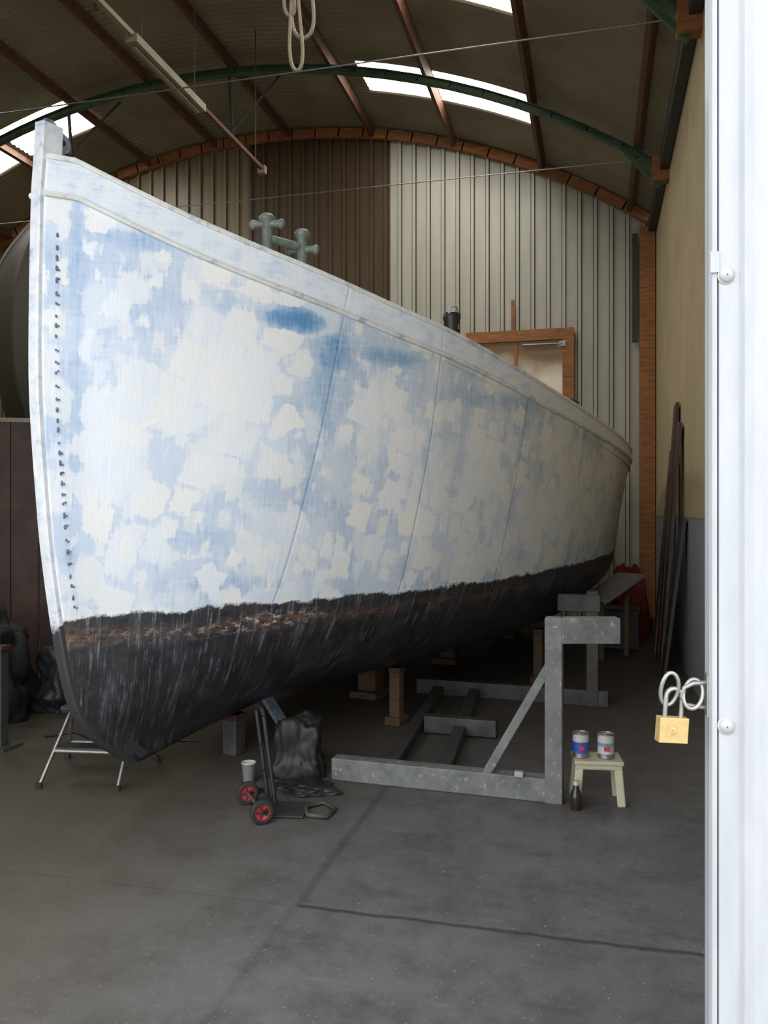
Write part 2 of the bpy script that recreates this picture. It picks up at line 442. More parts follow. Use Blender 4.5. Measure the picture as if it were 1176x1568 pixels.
# hull paint: square filler / primer patches brushed over blue, black antifouling below
t=NT('patched_hull_paint'); co=t.coord(); X,Y,Z=t.sep(co)
uvn=t.n('ShaderNodeUVMap',uv_map='hull'); U,V,_=t.sep(uvn.outputs[0])
cv=t.n('ShaderNodeCombineXYZ'); t.l(t.math('ADD',U,t.math('MULTIPLY',Y,-.45)),cv.inputs[0]); t.l(Z,cv.inputs[1]); base=cv.outputs[0]
dn=t.n('ShaderNodeTexNoise'); dn.inputs['Scale'].default_value=9; dn.inputs['Detail'].default_value=7; dn.inputs['Roughness'].default_value=.7; t.l(base,dn.inputs['Vector'])
nb=t.noise(base,1.5,4,.55); nf=t.noise(base,9,6,.65)
brush=t.noise(t.mapping(base,(16,2.5,1)),3,6,.65); brush2=t.noise(t.mapping(base,(2.5,14,1)),3,6,.65)
B=None
def blob(cx,cz,rx,rz,amt):
    global B
    a=t.math('DIVIDE',t.math('SUBTRACT',U,cx),rx); b_=t.math('DIVIDE',t.math('SUBTRACT',Z,cz),rz)
    d=t.math('ADD',t.math('MULTIPLY',a,a),t.math('MULTIPLY',b_,b_))
    x=t.math('MULTIPLY',t.math('SUBTRACT',1,d,clamp=True),amt)
    B=x if B is None else t.math('ADD',B,x)
def addB(x):
    global B
    B=t.math('ADD',B,x)
for a in ((.50,2.30,.42,.42,.65),(.20,1.9,.28,.75,.35),(1.38,2.10,.20,.25,.7),(2.3,1.6,.6,.5,.3),(3.8,1.7,1.4,.6,.35),(.3,1.3,.4,.25,.35),(.75,1.9,.4,.3,.15),
          (.90,2.68,.20,.09,-2.4),(1.12,2.52,.14,.12,-1.2),(1.50,2.53,.28,.07,-1.3),(1.06,2.3,.06,.22,-.5),(.52,1.45,.16,.09,-.7),(.95,1.75,.12,.10,-.3),(2.3,2.36,.7,.08,-.7),(.25,3.0,.24,.06,-.8),(4.5,2.22,2.0,.08,-.4),(.62,1.2,.35,.07,-.4),(.75,2.85,.3,.05,-.5)): blob(*a)
addB(t.math('MULTIPLY',t.math('SUBTRACT',1,t.math('DIVIDE',t.math('ABSOLUTE',t.math('SUBTRACT',U,.0)),.05,clamp=True),clamp=True),-.7))
seam=None
for s0,sl in((1.00,.13),(1.75,.05),(2.7,.05),(3.9,0),(5.2,0)):
    d=t.math('ABSOLUTE',t.math('SUBTRACT',t.math('MULTIPLY_ADD',Z,-sl,U),s0-sl*1.5)); q=t.math('SUBTRACT',1,t.math('DIVIDE',d,.010,clamp=True),clamp=True)
    seam=q if seam is None else t.math('MAXIMUM',seam,q)
    addB(t.math('MULTIPLY',t.math('SUBTRACT',1,t.math('DIVIDE',d,.06,clamp=True),clamp=True),-.35))
addB(t.math('MULTIPLY_ADD',nb,2.2,-1.05))
# brushed blue ground
g=t.math('MULTIPLY_ADD',brush,.40,t.math('MULTIPLY_ADD',brush2,.25,t.math('MULTIPLY_ADD',nf,.25,t.math('MULTIPLY_ADD',B,.17,.09))))
pc=t.ramp(g,[(.12,(.08,.24,.47)),(.24,(.15,.32,.54)),(.34,(.30,.44,.62)),(.43,(.43,.54,.68)),(.53,(.53,.61,.73)),(.66,(.62,.68,.77))])
def patches(scale,rot,stretch,thr,colA,colB,op,off,gain=8):
    global pc
    vm=t.n('ShaderNodeVectorMath',operation='MULTIPLY_ADD'); t.l(dn.outputs['Color'],vm.inputs[0]); vm.inputs[1].default_value=(.07,.07,0); t.l(t.mapping(base,(1,1,1),(off,off*.7,0),(0,0,rot)),vm.inputs[2])
    x=t.n('ShaderNodeTexVoronoi',distance='CHEBYCHEV',voronoi_dimensions='2D'); x.inputs['Scale'].default_value=scale; x.inputs['Randomness'].default_value=.95
    t.l(t.mapping(vm.outputs[0],stretch),x.inputs['Vector'])
    q=t.n('ShaderNodeSeparateColor'); t.l(x.outputs['Color'],q.inputs[0])
    th=t.math('MULTIPLY_ADD',q.outputs[0],.50,thr-.25); th=t.math('MULTIPLY_ADD',B,.38,th); th=t.math('MULTIPLY_ADD',brush,.45,t.math('ADD',th,-.225)); th=t.math('MULTIPLY_ADD',brush2,.25,t.math('ADD',th,-.125))
    m=t.math('MULTIPLY',t.math('SUBTRACT',th,x.outputs['Distance']),gain,clamp=True)
    m=t.math('MULTIPLY',m,t.math('MULTIPLY_ADD',q.outputs[1],.5,op-.3,clamp=True))
    cc=t.mix(q.outputs[2],colA,colB)
    pc=t.mix(m,pc,cc)
wh=(.77,.79,.83); cr_=(.83,.815,.765); pb=(.60,.67,.77)
patches(2.3,.12,(1.1,.9,1),.42,pb,wh,.80,.0,5)
patches(3.5,-.2,(1.2,.85,1),.35,wh,pb,.80,3.3,7)
patches(4.6,.28,(1,1.05,1),.30,cr_,wh,.95,7.1,11)
patches(7.0,.05,(1.3,.75,1),.24,wh,cr_,.75,5.7,7)
pc=t.mix(t.math('MULTIPLY',seam,.3),pc,(.2,.3,.42))
aft=t.math('DIVIDE',U,6.0,clamp=True); pc=t.mix(t.math('MULTIPLY',aft,.9),pc,(.95,.91,.77),'MULTIPLY')
bow=t.math('SUBTRACT',1,t.math('DIVIDE',U,1.6,clamp=True),clamp=True); pc=t.mix(t.math('MULTIPLY',bow,.6),pc,(.94,.97,1.03),'MULTIPLY')
bw=t.ramp(t.math('ADD',t.math('MULTIPLY',V,-20),.5),[(.3,0.0),(.7,1.0)])
bc=t.ramp(t.math('ADD',t.math('MULTIPLY',nf,.6),t.math('MULTIPLY',brush2,.4)),[(.38,(.55,.63,.74)),(.50,(.72,.76,.82)),(.7,(.80,.82,.84))])
pc=t.mix(bw,pc,bc)
# bottom
edge=t.math('MULTIPLY_ADD',t.math('SUBTRACT',t.noise(base,5,8,.7),.5),.15,t.math('MULTIPLY_ADD',U,.022,1.065))
below=t.math('MULTIPLY',t.math('SUBTRACT',edge,Z),60,clamp=True)
drip=t.noise(t.mapping(base,(34,2.6,1)),1,7,.75)
blk=t.ramp(t.noise(base,5,8,.75),[(.3,(.010,.010,.012)),(.5,(.026,.027,.031)),(.7,(.060,.060,.066))])
near=t.math('SUBTRACT',1,t.math('DIVIDE',t.math('SUBTRACT',edge,Z),.6,clamp=True),clamp=True)
scf=t.noise(base,14,8,.8)
blk=t.mix(t.math('MULTIPLY',t.ramp(drip,[(.52,0.0),(.60,.8)]),t.math('MULTIPLY',t.ramp(scf,[(.42,.05),(.56,1.0)]),t.math('MULTIPLY_ADD',near,.6,.4))),blk,(.27,.28,.30))
hz=t.noise(t.mapping(base,(3,14,1)),1.7,8,.8)
patchy=t.ramp(t.noise(base,1.6,4,.6),[(.42,.1),(.58,1.0)])
wv=t.math('MULTIPLY_ADD',nb,.10,.90)
band=t.math('SUBTRACT',1,t.math('DIVIDE',t.math('ABSOLUTE',t.math('SUBTRACT',Z,t.math('MULTIPLY_ADD',U,.02,wv))),.065,clamp=True),clamp=True)
band=t.math('MULTIPLY',band,t.math('MULTIPLY_ADD',patchy,.7,.3))
bandx=t.math('SUBTRACT',1,t.math('DIVIDE',t.math('ABSOLUTE',t.math('SUBTRACT',U,.75)),.9,clamp=True),clamp=True)
blk=t.mix(t.math('MULTIPLY',t.math('MULTIPLY',near,patchy),t.ramp(hz,[(.46,0.0),(.60,.7)])),blk,(.085,.052,.036))
blk=t.mix(t.math('MULTIPLY',band,t.ramp(hz,[(.44,0.0),(.54,.9)])),blk,(.18,.095,.06))
blk=t.mix(t.math('MULTIPLY',t.math('MULTIPLY',band,bandx),t.ramp(t.noise(t.mapping(base,(7,14,1)),2.2,8,.8),[(.53,0.0),(.56,1.3)])),blk,(.58,.53,.48))
t.col(t.mix(below,pc,blk)); t.inp(t.b,'Roughness',t.math('MULTIPLY_ADD',below,-.15,.5))
hgt=t.math('MULTIPLY_ADD',nf,.5,t.math('MULTIPLY',brush,.4)); hgt=t.math('MULTIPLY_ADD',seam,-.6,hgt); hgt=t.math('MULTIPLY_ADD',t.math('MULTIPLY',drip,below),2.5,hgt)
t.bump(hgt,.35,.012)
M['hull']=t.m

def stem_s(z): return float(spl([.2,.42,.62,1.05,1.6,2.35,3.16,3.36,3.7],[.52,.23,.095,-.01,-.09,-.14,-.125,-.11,-.09],z)[0])
boat=empty('fishing_boat',W(-1.65,4.23,0),math.radians(77.5))
hull_mesh('hull',M['hull'],boat)
# stem bar
vs=[];fs=[]
ZH=3.53
zz=[.2+ (ZH-.2)*i/60 for i in range(61)]
for z in zz:
    s=stem_s(z); 
    ds=stem_s(z+.03)-stem_s(z-.03); n=Vector((-.06,ds)).normalized()
    for (o,w) in((.026,.024),(.026,-.024),(.018,-.034),(-.075,-.058),(-.075,.058),(.018,.034)):
        vs.append((s+n.x*o,w,z+n.y*o))
for i in range(60):
    for k in range(6):
        q=(k+1)%6; fs.append((i*6+k,i*6+q,(i+1)*6+q,(i+1)*6+k))
fs.append(tuple(range(6))); fs.append(tuple(range(360,366)))
me=bpy.data.meshes.new('stem_bar'); me.from_pydata(vs,[],fs)
t=NT('stem_paint'); X,Y,Z=t.sep(t.coord()); n=t.noise(t.coord(),12,6,.7)
c=t.ramp(n,[(.33,(.36,.42,.49)),(.43,(.60,.62,.65)),(.6,(.72,.73,.75))]); e=t.math('MULTIPLY_ADD',t.math('SUBTRACT',n,.5),.3,1.05)
bl=t.math('MULTIPLY',t.math('SUBTRACT',e,Z),30,clamp=True)
t.col(t.mix(bl,c,(.04,.04,.042))); t.b.inputs['Roughness'].default_value=.5; t.bump(n,.3,.01); M['stem']=t.m
me.materials.append(t.m); me.update()
ob=bpy.data.objects.new('stem_bar',me); scene.collection.objects.link(ob); ob.parent=boat
bm=bmesh.new(); bm.from_mesh(me); bmesh.ops.recalc_face_normals(bm,faces=bm.faces); bm.to_mesh(me); bm.free()
# stem fastening recesses along the stem rabbet
b=MB()
z=1.12
while z<3.0:
    s=stem_s(z)+.048
    bb=.04+.048*.70+.007
    k=random.uniform(.8,1.15)
    b.sph((s,-bb,z),.0085*k,M['hole'],(.9,.6,random.uniform(.8,1.9)),8)
    if random.random()<.6: b.sph((s+.009,-bb-.006,z+random.uniform(-.01,.01)),.0055,M['hole'],(1.5,.6,.9),8)
    z+=.056*random.uniform(.8,1.2)
b.finish('stem_fastenings',boat,local=True)
def stem_plate(b):
    yb=.012; cx,cz,r=.015,3.475,.05
    out=[(-.09,3.33),(-.09,3.56),(-.05,3.565),(-.01,3.545)]
    for i in range(9):
        a=math.radians(80-i*20); out.append((cx+r*math.cos(a),cz+r*math.sin(a)))
    out+=[(.06,3.36),(.07,3.30)]
    n=len(out); V=[(s,yy,z) for yy in(-yb,yb) for s,z in out]
    b.add(V,[(i,(i+1)%n,n+(i+1)%n,n+i) for i in range(n)]+[tuple(range(n)),tuple(range(n,2*n))[::-1]],M['bluegrey'])
    R=Matrix.Rotation(math.radians(90),3,'X')
    b.lathe((cx,0,cz),[(.017,-.014),(.022,-.018),(.03,-.015),(.03,.015),(.022,.018),(.017,.014)],M['bluegrey'],20,R=R)
    b.cyl((cx,-.0135,cz),(cx,.0135,cz),.0175,M['dark'],20)
b=MB(); stem_plate(b); b.finish('stem_head_bracket',boat,local=True)

# rub rail, cap rail, deck
def edgeline(kidx):
    return [tuple(col[kidx]) for col in G]
kr=KP.index(6.0); rail=edgeline(kr); top=edgeline(NK-1)
t=NT('rail_paint'); n=t.noise(t.coord(),8,6,.7); t.col(t.ramp(n,[(.35,(.40,.44,.49)),(.46,(.68,.67,.62)),(.7,(.78,.79,.79))])); t.b.inputs['Roughness'].default_value=.5; M['rail']=t.m
def sweep(line,prof,sd,mat,b):
    vs=[];fs=[];m=len(prof)
    for i,(s,bb,z) in enumerate(line):
        a=Vector(line[max(0,i-1)][:2]);c_=Vector(line[min(len(line)-1,i+1)][:2]); d=(c_-a).normalized(); n=Vector((-d.y,d.x))
        for (o,h) in prof: vs.append((s+n.x*o,sd*(bb+n.y*o),z+h))
    for i in range(len(line)-1):
        for k in range(m):
            q=(k+1)%m; fs.append((i*m+k,i*m+q,(i+1)*m+q,(i+1)*m+k))
    fs.append(tuple(range(m))); fs.append(tuple(range(len(vs)-m,len(vs))))
    b.add(vs,fs,mat,False)
b=MB()
for sd in(-1,1):
    sweep(rail,[(-.01,-.018),(.016,-.014),(.022,0),(.016,.012),(-.01,.016)],sd,M['rail'],b)
    sweep(top,[(-.055,-.015),(.008,-.015),(.012,-.004),(.008,.010),(-.055,.010)],sd,M['rail'],b)
b.finish('rails',boat,local=True)
b=MB(); vs=[];fs=[]
for col in G:
    s,bb,z=col[NK-1]; vs+= [(s,-(bb-.015 if bb>.06 else bb*.5),z-.2),(s,0,z-.17),(s,(bb-.015 if bb>.06 else bb*.5),z-.2)]
for i in range(len(G)-1):
    for k in(0,1): fs.append((i*3+k,i*3+k+1,i*3+k+4,i*3+k+3))
b.add(vs,fs,M['board'],True); b.finish('deck',boat,local=True)
deckvs,deckfs=vs,fs
# cross bollards
b=MB()
def bitt(s,y,zt):
    zb=ztop(s)-.21
    b.lathe((s,y,zb),[(.07,0),(.07,.015),(.042,.03),(.034,.06),(.032,zt-zb-.06),(.046,zt-zb-.045),(.050,zt-zb-.02),(.032,zt-zb),(.001,zt-zb+.004)],M['galvgreen'],18)
d1=(1.17,-.46); d2=(1.38,-.58)
bitt(*d1,3.41); bitt(*d2,3.36)
def pin(c,z,L,dx,dz=0):
    a=Vector((c[0]-dx[0]*L,c[1]-dx[1]*L,z+dz)); e=Vector((c[0]+dx[0]*L,c[1]+dx[1]*L,z-dz))
    b.cyl(a,e,.023,M['galvgreen'],12)
    for q in(a,e): b.sph(q,.032,M['galvgreen'],(.7,.8,1),10)
pin(d1,3.35,.088,(.35,-.93)); pin(d2,3.235,.085,(.35,-.93))
b.cyl((d1[0],d1[1],3.265),(d2[0],d2[1],3.25),.026,M['galvgreen'],12)
b.finish('cross_bollard',boat,local=True)
b=MB()
s=.80; y=.30; z0=ztop(s)-.2
b.box((s,y,z0+.1),(.3,.2,.2),M['dark']); b.cyl((s-.05,y-.2,z0+.29),(s-.05,y+.2,z0+.29),.08,M['dark'],20); b.cyl((s-.05,y-.22,z0+.29),(s-.05,y-.19,z0+.29),.10,M['bluegrey'],20)
b.tube([(s+.1,y-.1,z0+.2),(s+.2,y-.16,z0+.38),(s+.3,y-.2,z0+.35)],.022,M['bluegrey'])
b.finish('windlass',boat,bevel=.006,local=True)
b=MB(); s=1.98; y=-1.34; z0=ztop(s)+.010
b.lathe((s,y,z0),[(.001,0),(.05,0),(.055,.02),(.052,.10),(.058,.12),(.058,.15),(.04,.16),(.001,.16)],M['black'],20)
b.box((s-.01,y-.054,z0+.06),(.02,.008,.03),M['red'])
b.tube([(s-.05,y,z0+.14),(s-.075,y-.02,z0+.18),(s,y-.03,z0+.2),(s+.06,y-.02,z0+.17),(s+.055,y,z0+.13)],.006,M['white_pl'])
b.finish('navigation_lamp',boat,local=True)
b=MB(); s=3.75; y=-1.70; z0=ztop(s)+.010
b.box((s,y,z0+.015),(.14,.05,.03),M['dark']); b.cyl((s-.1,y,z0+.05),(s+.1,y,z0+.05),.014,M['dark'],10); b.cyl((s-.03,y,z0),(s-.03,y,z0+.05),.012,M['dark']); b.cyl((s+.03,y,z0),(s+.03,y,z0+.05),.012,M['dark'])
b.finish('cleat',boat,local=True)
b=MB(); b.box((9.12,0,1.0),(.25,.05,1.0),M['dark']); b.finish('rudder',boat,bevel=.01,local=True)

# second boat behind, to the left, standing on its own cradle
ey=empty('sailing_yacht',(0,0,0),0)
e2=empty('yacht_body',Vector((-6.10,7.75,1.5)),math.radians(91)); e2.scale=(.53,.8,1.05); e2.parent=ey
def ywarp(s,z): return s+max(0,1-s/6)*1.0*abs((z-1.9)/1.4)**2.2
t=NT('yacht_gelcoat'); X,Y,Z=t.sep(t.coord()); n=t.noise(t.coord(),3,4)
c=t.ramp(t.math('MULTIPLY_ADD',n,.1,t.math('DIVIDE',Z,3.6)),[(.32,(.02,.02,.022)),(.33,(.045,.04,.03)),(.6,(.065,.058,.042)),(.94,(.075,.065,.045)),(.95,(.10,.12,.14))])
t.col(c); t.b.inputs['Roughness'].default_value=.6
hull_mesh('yacht_hull',t.m,e2,ywarp)
b=MB(); b.add([(ywarp(p[0],p[2]),p[1],p[2]) for p in deckvs],deckfs,M['board'],True); b.finish('yacht_deck',e2,local=True)
b=MB()
tw=[(ywarp(s,z),bb,z) for s,bb,z in top]
for sd in(-1,1): sweep(tw,[(-.065,-.02),(.03,-.02),(.03,.02),(-.065,.02)],sd,M['board'],b)
b.finish('yacht_rails',e2,local=True)
b=MB()
for y_ in(9.3,11.3):
    for sx in(-1,1):
        b.beam((-6.2+sx*1.3,y_,0),(-6.2+sx*.75,y_,2.2),.08,.08,M['steeld']); b.box((-6.2+sx*1.3,y_,.02),(.2,.2,.04),M['steeld'])
    b.box((-6.2,y_,.9),(.3,.3,1.8),M['woodb'])
    b.beam((-7.55,y_,.12),(-4.85,y_,.12),.08,.08,M['steeld'])
b.finish('yacht_cradle',ey,bevel=.005)

# ------------------------------------------------------------ cradle steelwork
b=MB()
b.beam(W(-.30,5.02,.066),W(.99,4.60,.066),.10,.13,M['steel'])
b.beam(W(.94,4.60,0),W(.94,4.60,1.02),.095,.095,M['steel'],up=W(.95,-.3))
b.beam(W(.97,4.59,.95),W(1.29,4.59,.95),.10,.14,M['steel'])
b.beam(W(.58,4.72,.12),W(.92,4.61,.76),.05,.05,M['steel'])
b.beam(W(.33,4.86,.04),W(.84,7.5,.04),.09,.08,M['steeld'])  # rear members use the shade-darkened steel
b.beam(W(.02,5.0,.04),W(.52,7.5,.04),.09,.08,M['steeld'])
b.beam(W(.30,6.05,.07),W(.80,5.9,.07),.10,.12,M['steeld'])
b.beam(W(.3,7.4,.066),W(1.85,6.85,.066),.10,.13,M['steeld'])
b.beam(W(1.72,6.88,0),W(1.72,6.88,.95),.095,.095,M['steeld'])
b.beam(W(1.45,6.95,.85),W(1.78,6.85,.85),.10,.14,M['steeld'])
b.box(W(.75,4.63,.145),(.05,.04,.03),M['board'])
b.finish('boat_cradle',bevel=.006)
def hb(s,n): return (-1.65+.4512*s+.8924*n, 4.23+.8924*s-.4512*n)
def blockpost(r,f,w,h,mat,name='keel_block',base=True):
    b=MB(); c=W(r,f); R=Matrix.Rotation(math.radians(77.5),3,'Z')
    b.box((c.x,c.y,h/2),(w,w,h),mat,R)
    b.box((c.x,c.y,h-.02),(w*1.15,w*1.15,.04),M['woodd'],R)
    if base: b.box((c.x,c.y,.03),(w*1.9,w*1.5,.06),mat,R)
    b.finish(name,bevel=.008)
blockpost(*hb(1.45,0),.11,.270,M['steeld'],base=False); blockpost(*hb(3.4,0),.17,.32,M['woodb']); blockpost(*hb(5.2,0),.17,.32,M['woodb']); blockpost(*hb(7.2,0),.17,.32,M['woodb'])
blockpost(*hb(2.64,.62),.085,.43,M['woodb'],'wooden_prop')
blockpost(*hb(4.6,1.15),.085,.51,M['woodb'],'wooden_prop')
b=MB(); b.beam(W(-.66,5.85,.03),W(-.86,6.0,.29),.09,.03,M['bluegrey']); b.finish('timber_wedge')

# ------------------------------------------------------------ plastic stool with tins
sc=W(1.18,4.62); R0=Matrix.Rotation(math.radians(8),3,'Z')
b=MB(); H=.245
b.box((sc.x,sc.y,H-.012),(.265,.20,.024),M['cream_pl'],R0); b.box((sc.x,sc.y,H-.035),(.25,.185,.03),M['cream_pl'],R0)
for sx in(-1,1):
    for sy in(-1,1):
        a=Vector((sc.x,sc.y,0))+R0@Vector((sx*.103,sy*.075,H-.03)); e=Vector((sc.x,sc.y,0))+R0@Vector((sx*.12,sy*.09,0))
        b.beam(e,a,.045,.03,M['cream_pl'])
b.finish('plastic_stool',bevel=.008)
def tin(c,r,h,cols,name):
    b=MB(); c=Vector(c)
    b.lathe(c,[(.001,0),(r,0),(r*1.02,.004),(r,.008),(r,h*.2)],M['chrome'])
    z0=h*.2;dz=(h*.75)/len(cols)
    for m in cols: b.lathe(c,[(r,z0),(r*.999,z0+dz)],m); z0+=dz
    b.lathe(c,[(r,z0),(r*1.03,z0+.003),(r*1.03,h),(r*.9,h),(r*.86,h-.006),(r*.7,h-.006),(.001,h-.006)],M['chrome'])
    b.tube([c+Vector((-r*1.03,0,h*.8)),c+Vector((-r*.8,-r*.9,h*1.02)),c+Vector((0,-r*1.3,h*1.08)),c+Vector((r*.8,-r*.9,h*1.02)),c+Vector((r*1.03,0,h*.8))],.0018,M['chrome'],6)
    b.box(c+Vector((.006,-r*.98,h*.42)),(r*.7,.006,h*.16),M['red'])
    b.finish(name)
c=W(1.09,4.62,H); tin(c,.045,.135,[M['blue'],M['blue'],M['blue'],M['white_pl'],M['white_pl']],'paint_can')
c=W(1.225,4.60,H); tin(c,.045,.135,[M['white_pl'],M['white_pl'],M['bluegrey'],M['white_pl'],M['white_pl']],'paint_can')
b=MB(); c=W(1.035,4.49,0); b.lathe(c,[(.001,0),(.028,0),(.03,.01),(.03,.085),(.014,.115),(.014,.14),(.001,.14)],M['glassdark'],16); b.lathe(c,[(.016,.13),(.016,.15),(.001,.15)],M['cream_pl'],12); b.finish('glass_bottle')

# ------------------------------------------------------------ folding hand truck
b=MB()
w1=W(-.625,4.27,.062); w2=W(-.745,4.56,.062); ax=(w2-w1).normalized()
for w in(w1,w2):
    q=Vector((0,0,1)).rotation_difference(ax).to_matrix()
    b.lathe(w,[(.040,-.014),(.050,-.018),(.062,-.012),(.062,.012),(.050,.018),(.040,.014)],M['rubber'],28,R=q)
    b.lathe(w,[(.001,-.006),(.034,-.008),(.040,-.013),(.042,-.006),(.042,.012),(.014,.010),(.001,.012)],M['red'],28,R=q)
    b.lathe(w,[(.001,-.014),(.012,-.013),(.014,-.006)],M['rubber'],16,R=q)
    for k in range(5):
        a=k*2*math.pi/5; e=q@Vector((math.cos(a),math.sin(a),0)); b.beam(w+e*.014-ax*.009,w+e*.036-ax*.009,.007,.006,M['rubber'],up=ax)
b.cyl(w1,w2,.008,M['chrome'])
off=W(.075,.05,0)
fr1=w1+off; fr2=w2+off
up=W(-.065,.03,.46)
for f0 in(fr1+ax*.05,fr2-ax*.1): b.tube([f0,f0+up*.5,f0+up],.012,M['black'])
b.tube([fr1+ax*.05+up,fr1+ax*.07+up*1.06,fr2-ax*.12+up*1.06,fr2-ax*.1+up],.012,M['black'])
for k in(.0,.3,.6): b.cyl(fr1+ax*.05+up*k,fr2-ax*.1+up*k,.009,M['black'])
for w in(w1,w2): b.beam(w,w+off,.03,.02,M['black'])
b.beam((fr1+fr2)/2-Vector((0,0,.05)),(fr1+fr2)/2+W(.2,-.02,-.05),.22,.008,M['dark'])
pts=[W(-.40,4.36,.014),W(-.30,4.33,.014),W(-.26,4.45,.014),W(-.33,4.55,.014),W(-.42,4.48,.014)]
b.tube(pts,.012,M['steeld'],8,closed=True)
b.finish('hand_truck')
b=MB(); c=W(-.80,4.93,0); b.lathe(c,[(.001,0),(.032,0),(.042,.115),(.045,.115),(.045,.122),(.038,.122),(.03,.01),(.001,.01)],M['white_pl'],20); b.finish('plastic_cup')

# crumpled tarpaulins
def heap(name,c,dim,mat,seed,rz=0,amp=.25,boxy=0.0):
    bm=bmesh.new(); bmesh.ops.create_icosphere(bm,subdivisions=5,radius=1)
    for v_ in bm.verts:
        p=v_.co.copy()
        if boxy:
            m_=max(abs(p.x),abs(p.y),abs(p.z)); p=p.lerp(p/m_*.8,boxy)
        n=noise.noise(p*1.6+Vector((seed,0,0)))*amp*1.2+abs(noise.noise(p*3.0+Vector((0,seed,0))))*amp*.8+abs(noise.noise(Vector((p.x*8,p.y*8,p.z*2))+Vector((0,0,seed))))*amp*.25
        q=p*(1+n); q.z=max(q.z,-.35)
        if q.z<0: q.x*=1.12;q.y*=1.12
        v_.co=Vector((q.x*dim[0]/2,q.y*dim[1]/2,(q.z+.35)/1.5*dim[2]))
    me=bpy.data.meshes.new(name); bm.to_mesh(me); bm.free(); me.materials.append(mat)
    for p in me.polygons: p.use_smooth=True
    o=bpy.data.objects.new(name,me); scene.collection.objects.link(o); o.location=c; o.rotation_euler=(0,0,rz); return o
heap('black_tarpaulin',W(-.53,5.10,0.0),(.34,.26,.42),M['tarp'],3,.2,.2,.6)
heap('black_tarpaulin',W(-.45,4.80,0.0),(.34,.20,.06),M['tarp'],8)
heap('red_tarpaulin',W(3.25,11.1,0.0),(.5,.8,.95),M['redtarp'],5)

# step stool beneath the bow
b=MB(); 
A=[W(-2.00,4.83,.012),W(-1.53,4.78,.012)]; T=[W(-1.90,5.10,.42),W(-1.50,5.05,.42)]
Bk=[W(-2.05,5.40,.012),W(-1.46,5.36,.012)]
for a,t_ in zip(A,T): b.tube([a,a.lerp(t_,.5),t_],.012,M['chrome'])
for a,t_ in zip(Bk,T): b.tube([a,t_],.012,M['chrome'])
b.cyl(A[0].lerp(T[0],.42),A[1].lerp(T[1],.42),.012,M['chrome'])
b.beam(A[0].lerp(T[0],.45)+Vector((0,.05,0)),A[1].lerp(T[1],.45)+Vector((0,.05,0)),.12,.018,M['dark'])
b.cyl(Bk[0].lerp(T[0],.3),Bk[1].lerp(T[1],.3),.011,M['chrome'])
b.beam(T[0]+Vector((-.03,0,0)),T[1]+Vector((.03,0,0)),.2,.02,M['dark'])
for a in A+Bk: b.cyl(a-Vector((0,0,.012)),a+Vector((0,0,.02)),.02,M['rubber'])
b.finish('step_stool')

# planks leaning on the right-hand wall, clutter
b=MB()
for y_,h,w,m in((9.0,2.5,.30,'woodd'),(9.35,2.75,.28,'woodd'),(8.6,1.55,.30,'dark'),(9.9,2.3,.3,'woodb')):
    b.beam((XR-.22,y_,0.005),(XR-.03,y_+.02,h),.03,w,M[m],up=(0,1,0))
b.finish('leaning_planks')
b=MB()
for x_,y_,w,h in((.28,10.3,.4,.45),(-.95,12.7,.5,.4)):
    b.box((x_,y_,h/2),(w,.4,h),M['dark']); b.box((x_,y_,h+.01),(w+.04,.44,.02),M['woodd'])
    b.box((x_,y_-.21,h*.3),(w,.02,.05),M['woodd']); b.box((x_,y_-.21,h*.7),(w,.02,.05),M['woodd'])
b.finish('storage_crates',bevel=.008)
b=MB(); b.beam(W(2.25,8.9,.66),W(2.78,9.35,.90),.35,.03,M['board']); 
for q in(W(2.35,9.0),W(2.70,9.28)): b.beam((q.x,q.y,0),(q.x,q.y,.70 if q.y<9.4 else .84),.05,.05,M['woodb'])
b.finish('plank_trestle')
# partition screen and clutter on the left
b=MB(); A0=W(-5.2,7.5); A1=W(-3.0,7.9)
for k in range(9):
    p=A0.lerp(A1,k/9); q=A0.lerp(A1,(k+.96)/9); b.beam((p.x,p.y,1.22),(q.x,q.y,1.22),.03,2.44,M['woodd'])
b.beam((A0.x,A0.y,2.46),(A1.x,A1.y,2.46),.06,.04,M['fix'])
for k in(0,.5,1): p=A0.lerp(A1,k); b.box((p.x,p.y+.05,1.22),(.07,.07,2.44),M['woodd']); 
b.finish('partition_screen')
heap('dark_dust_sheet',W(-3.2,6.5,0),(.8,.7,.95),M['tarp'],11,.3,.3,.4)
heap('dark_dust_sheet',W(-2.55,6.9,0),(.6,.6,.6),M['tarp'],15,.1,.3,.4)
b=MB()
for (x_,y_,w,d,h,m) in((-4.4,6.9,.5,.4,.42,'woodd'),(-5.6,5.6,.5,.5,.5,'dark')):
    b.box((x_,y_,h/2),(w,d,h),M[m]); b.box((x_,y_,h*.5),(w+.03,d+.03,.04),M['woodd']); b.box((x_,y_,h-.02),(w+.03,d+.03,.04),M['woodd'])
b.finish('wooden_crates',bevel=.008)
b=MB(); c=W(-2.60,5.65); b.box((c.x,c.y,.33),(.07,.07,.66),M['steeld']); b.box((c.x,c.y,.01),(.2,.2,.02),M['steeld']); b.box((c.x,c.y,.68),(.1,.1,.03),M['woodd']); b.finish('boat_stand')
b=MB(); b.tube([W(-2.4+.16*i,5.9+.14*math.sin(i*1.7),.009) for i in range(8)],.009,M['black']); b.finish('air_hose')

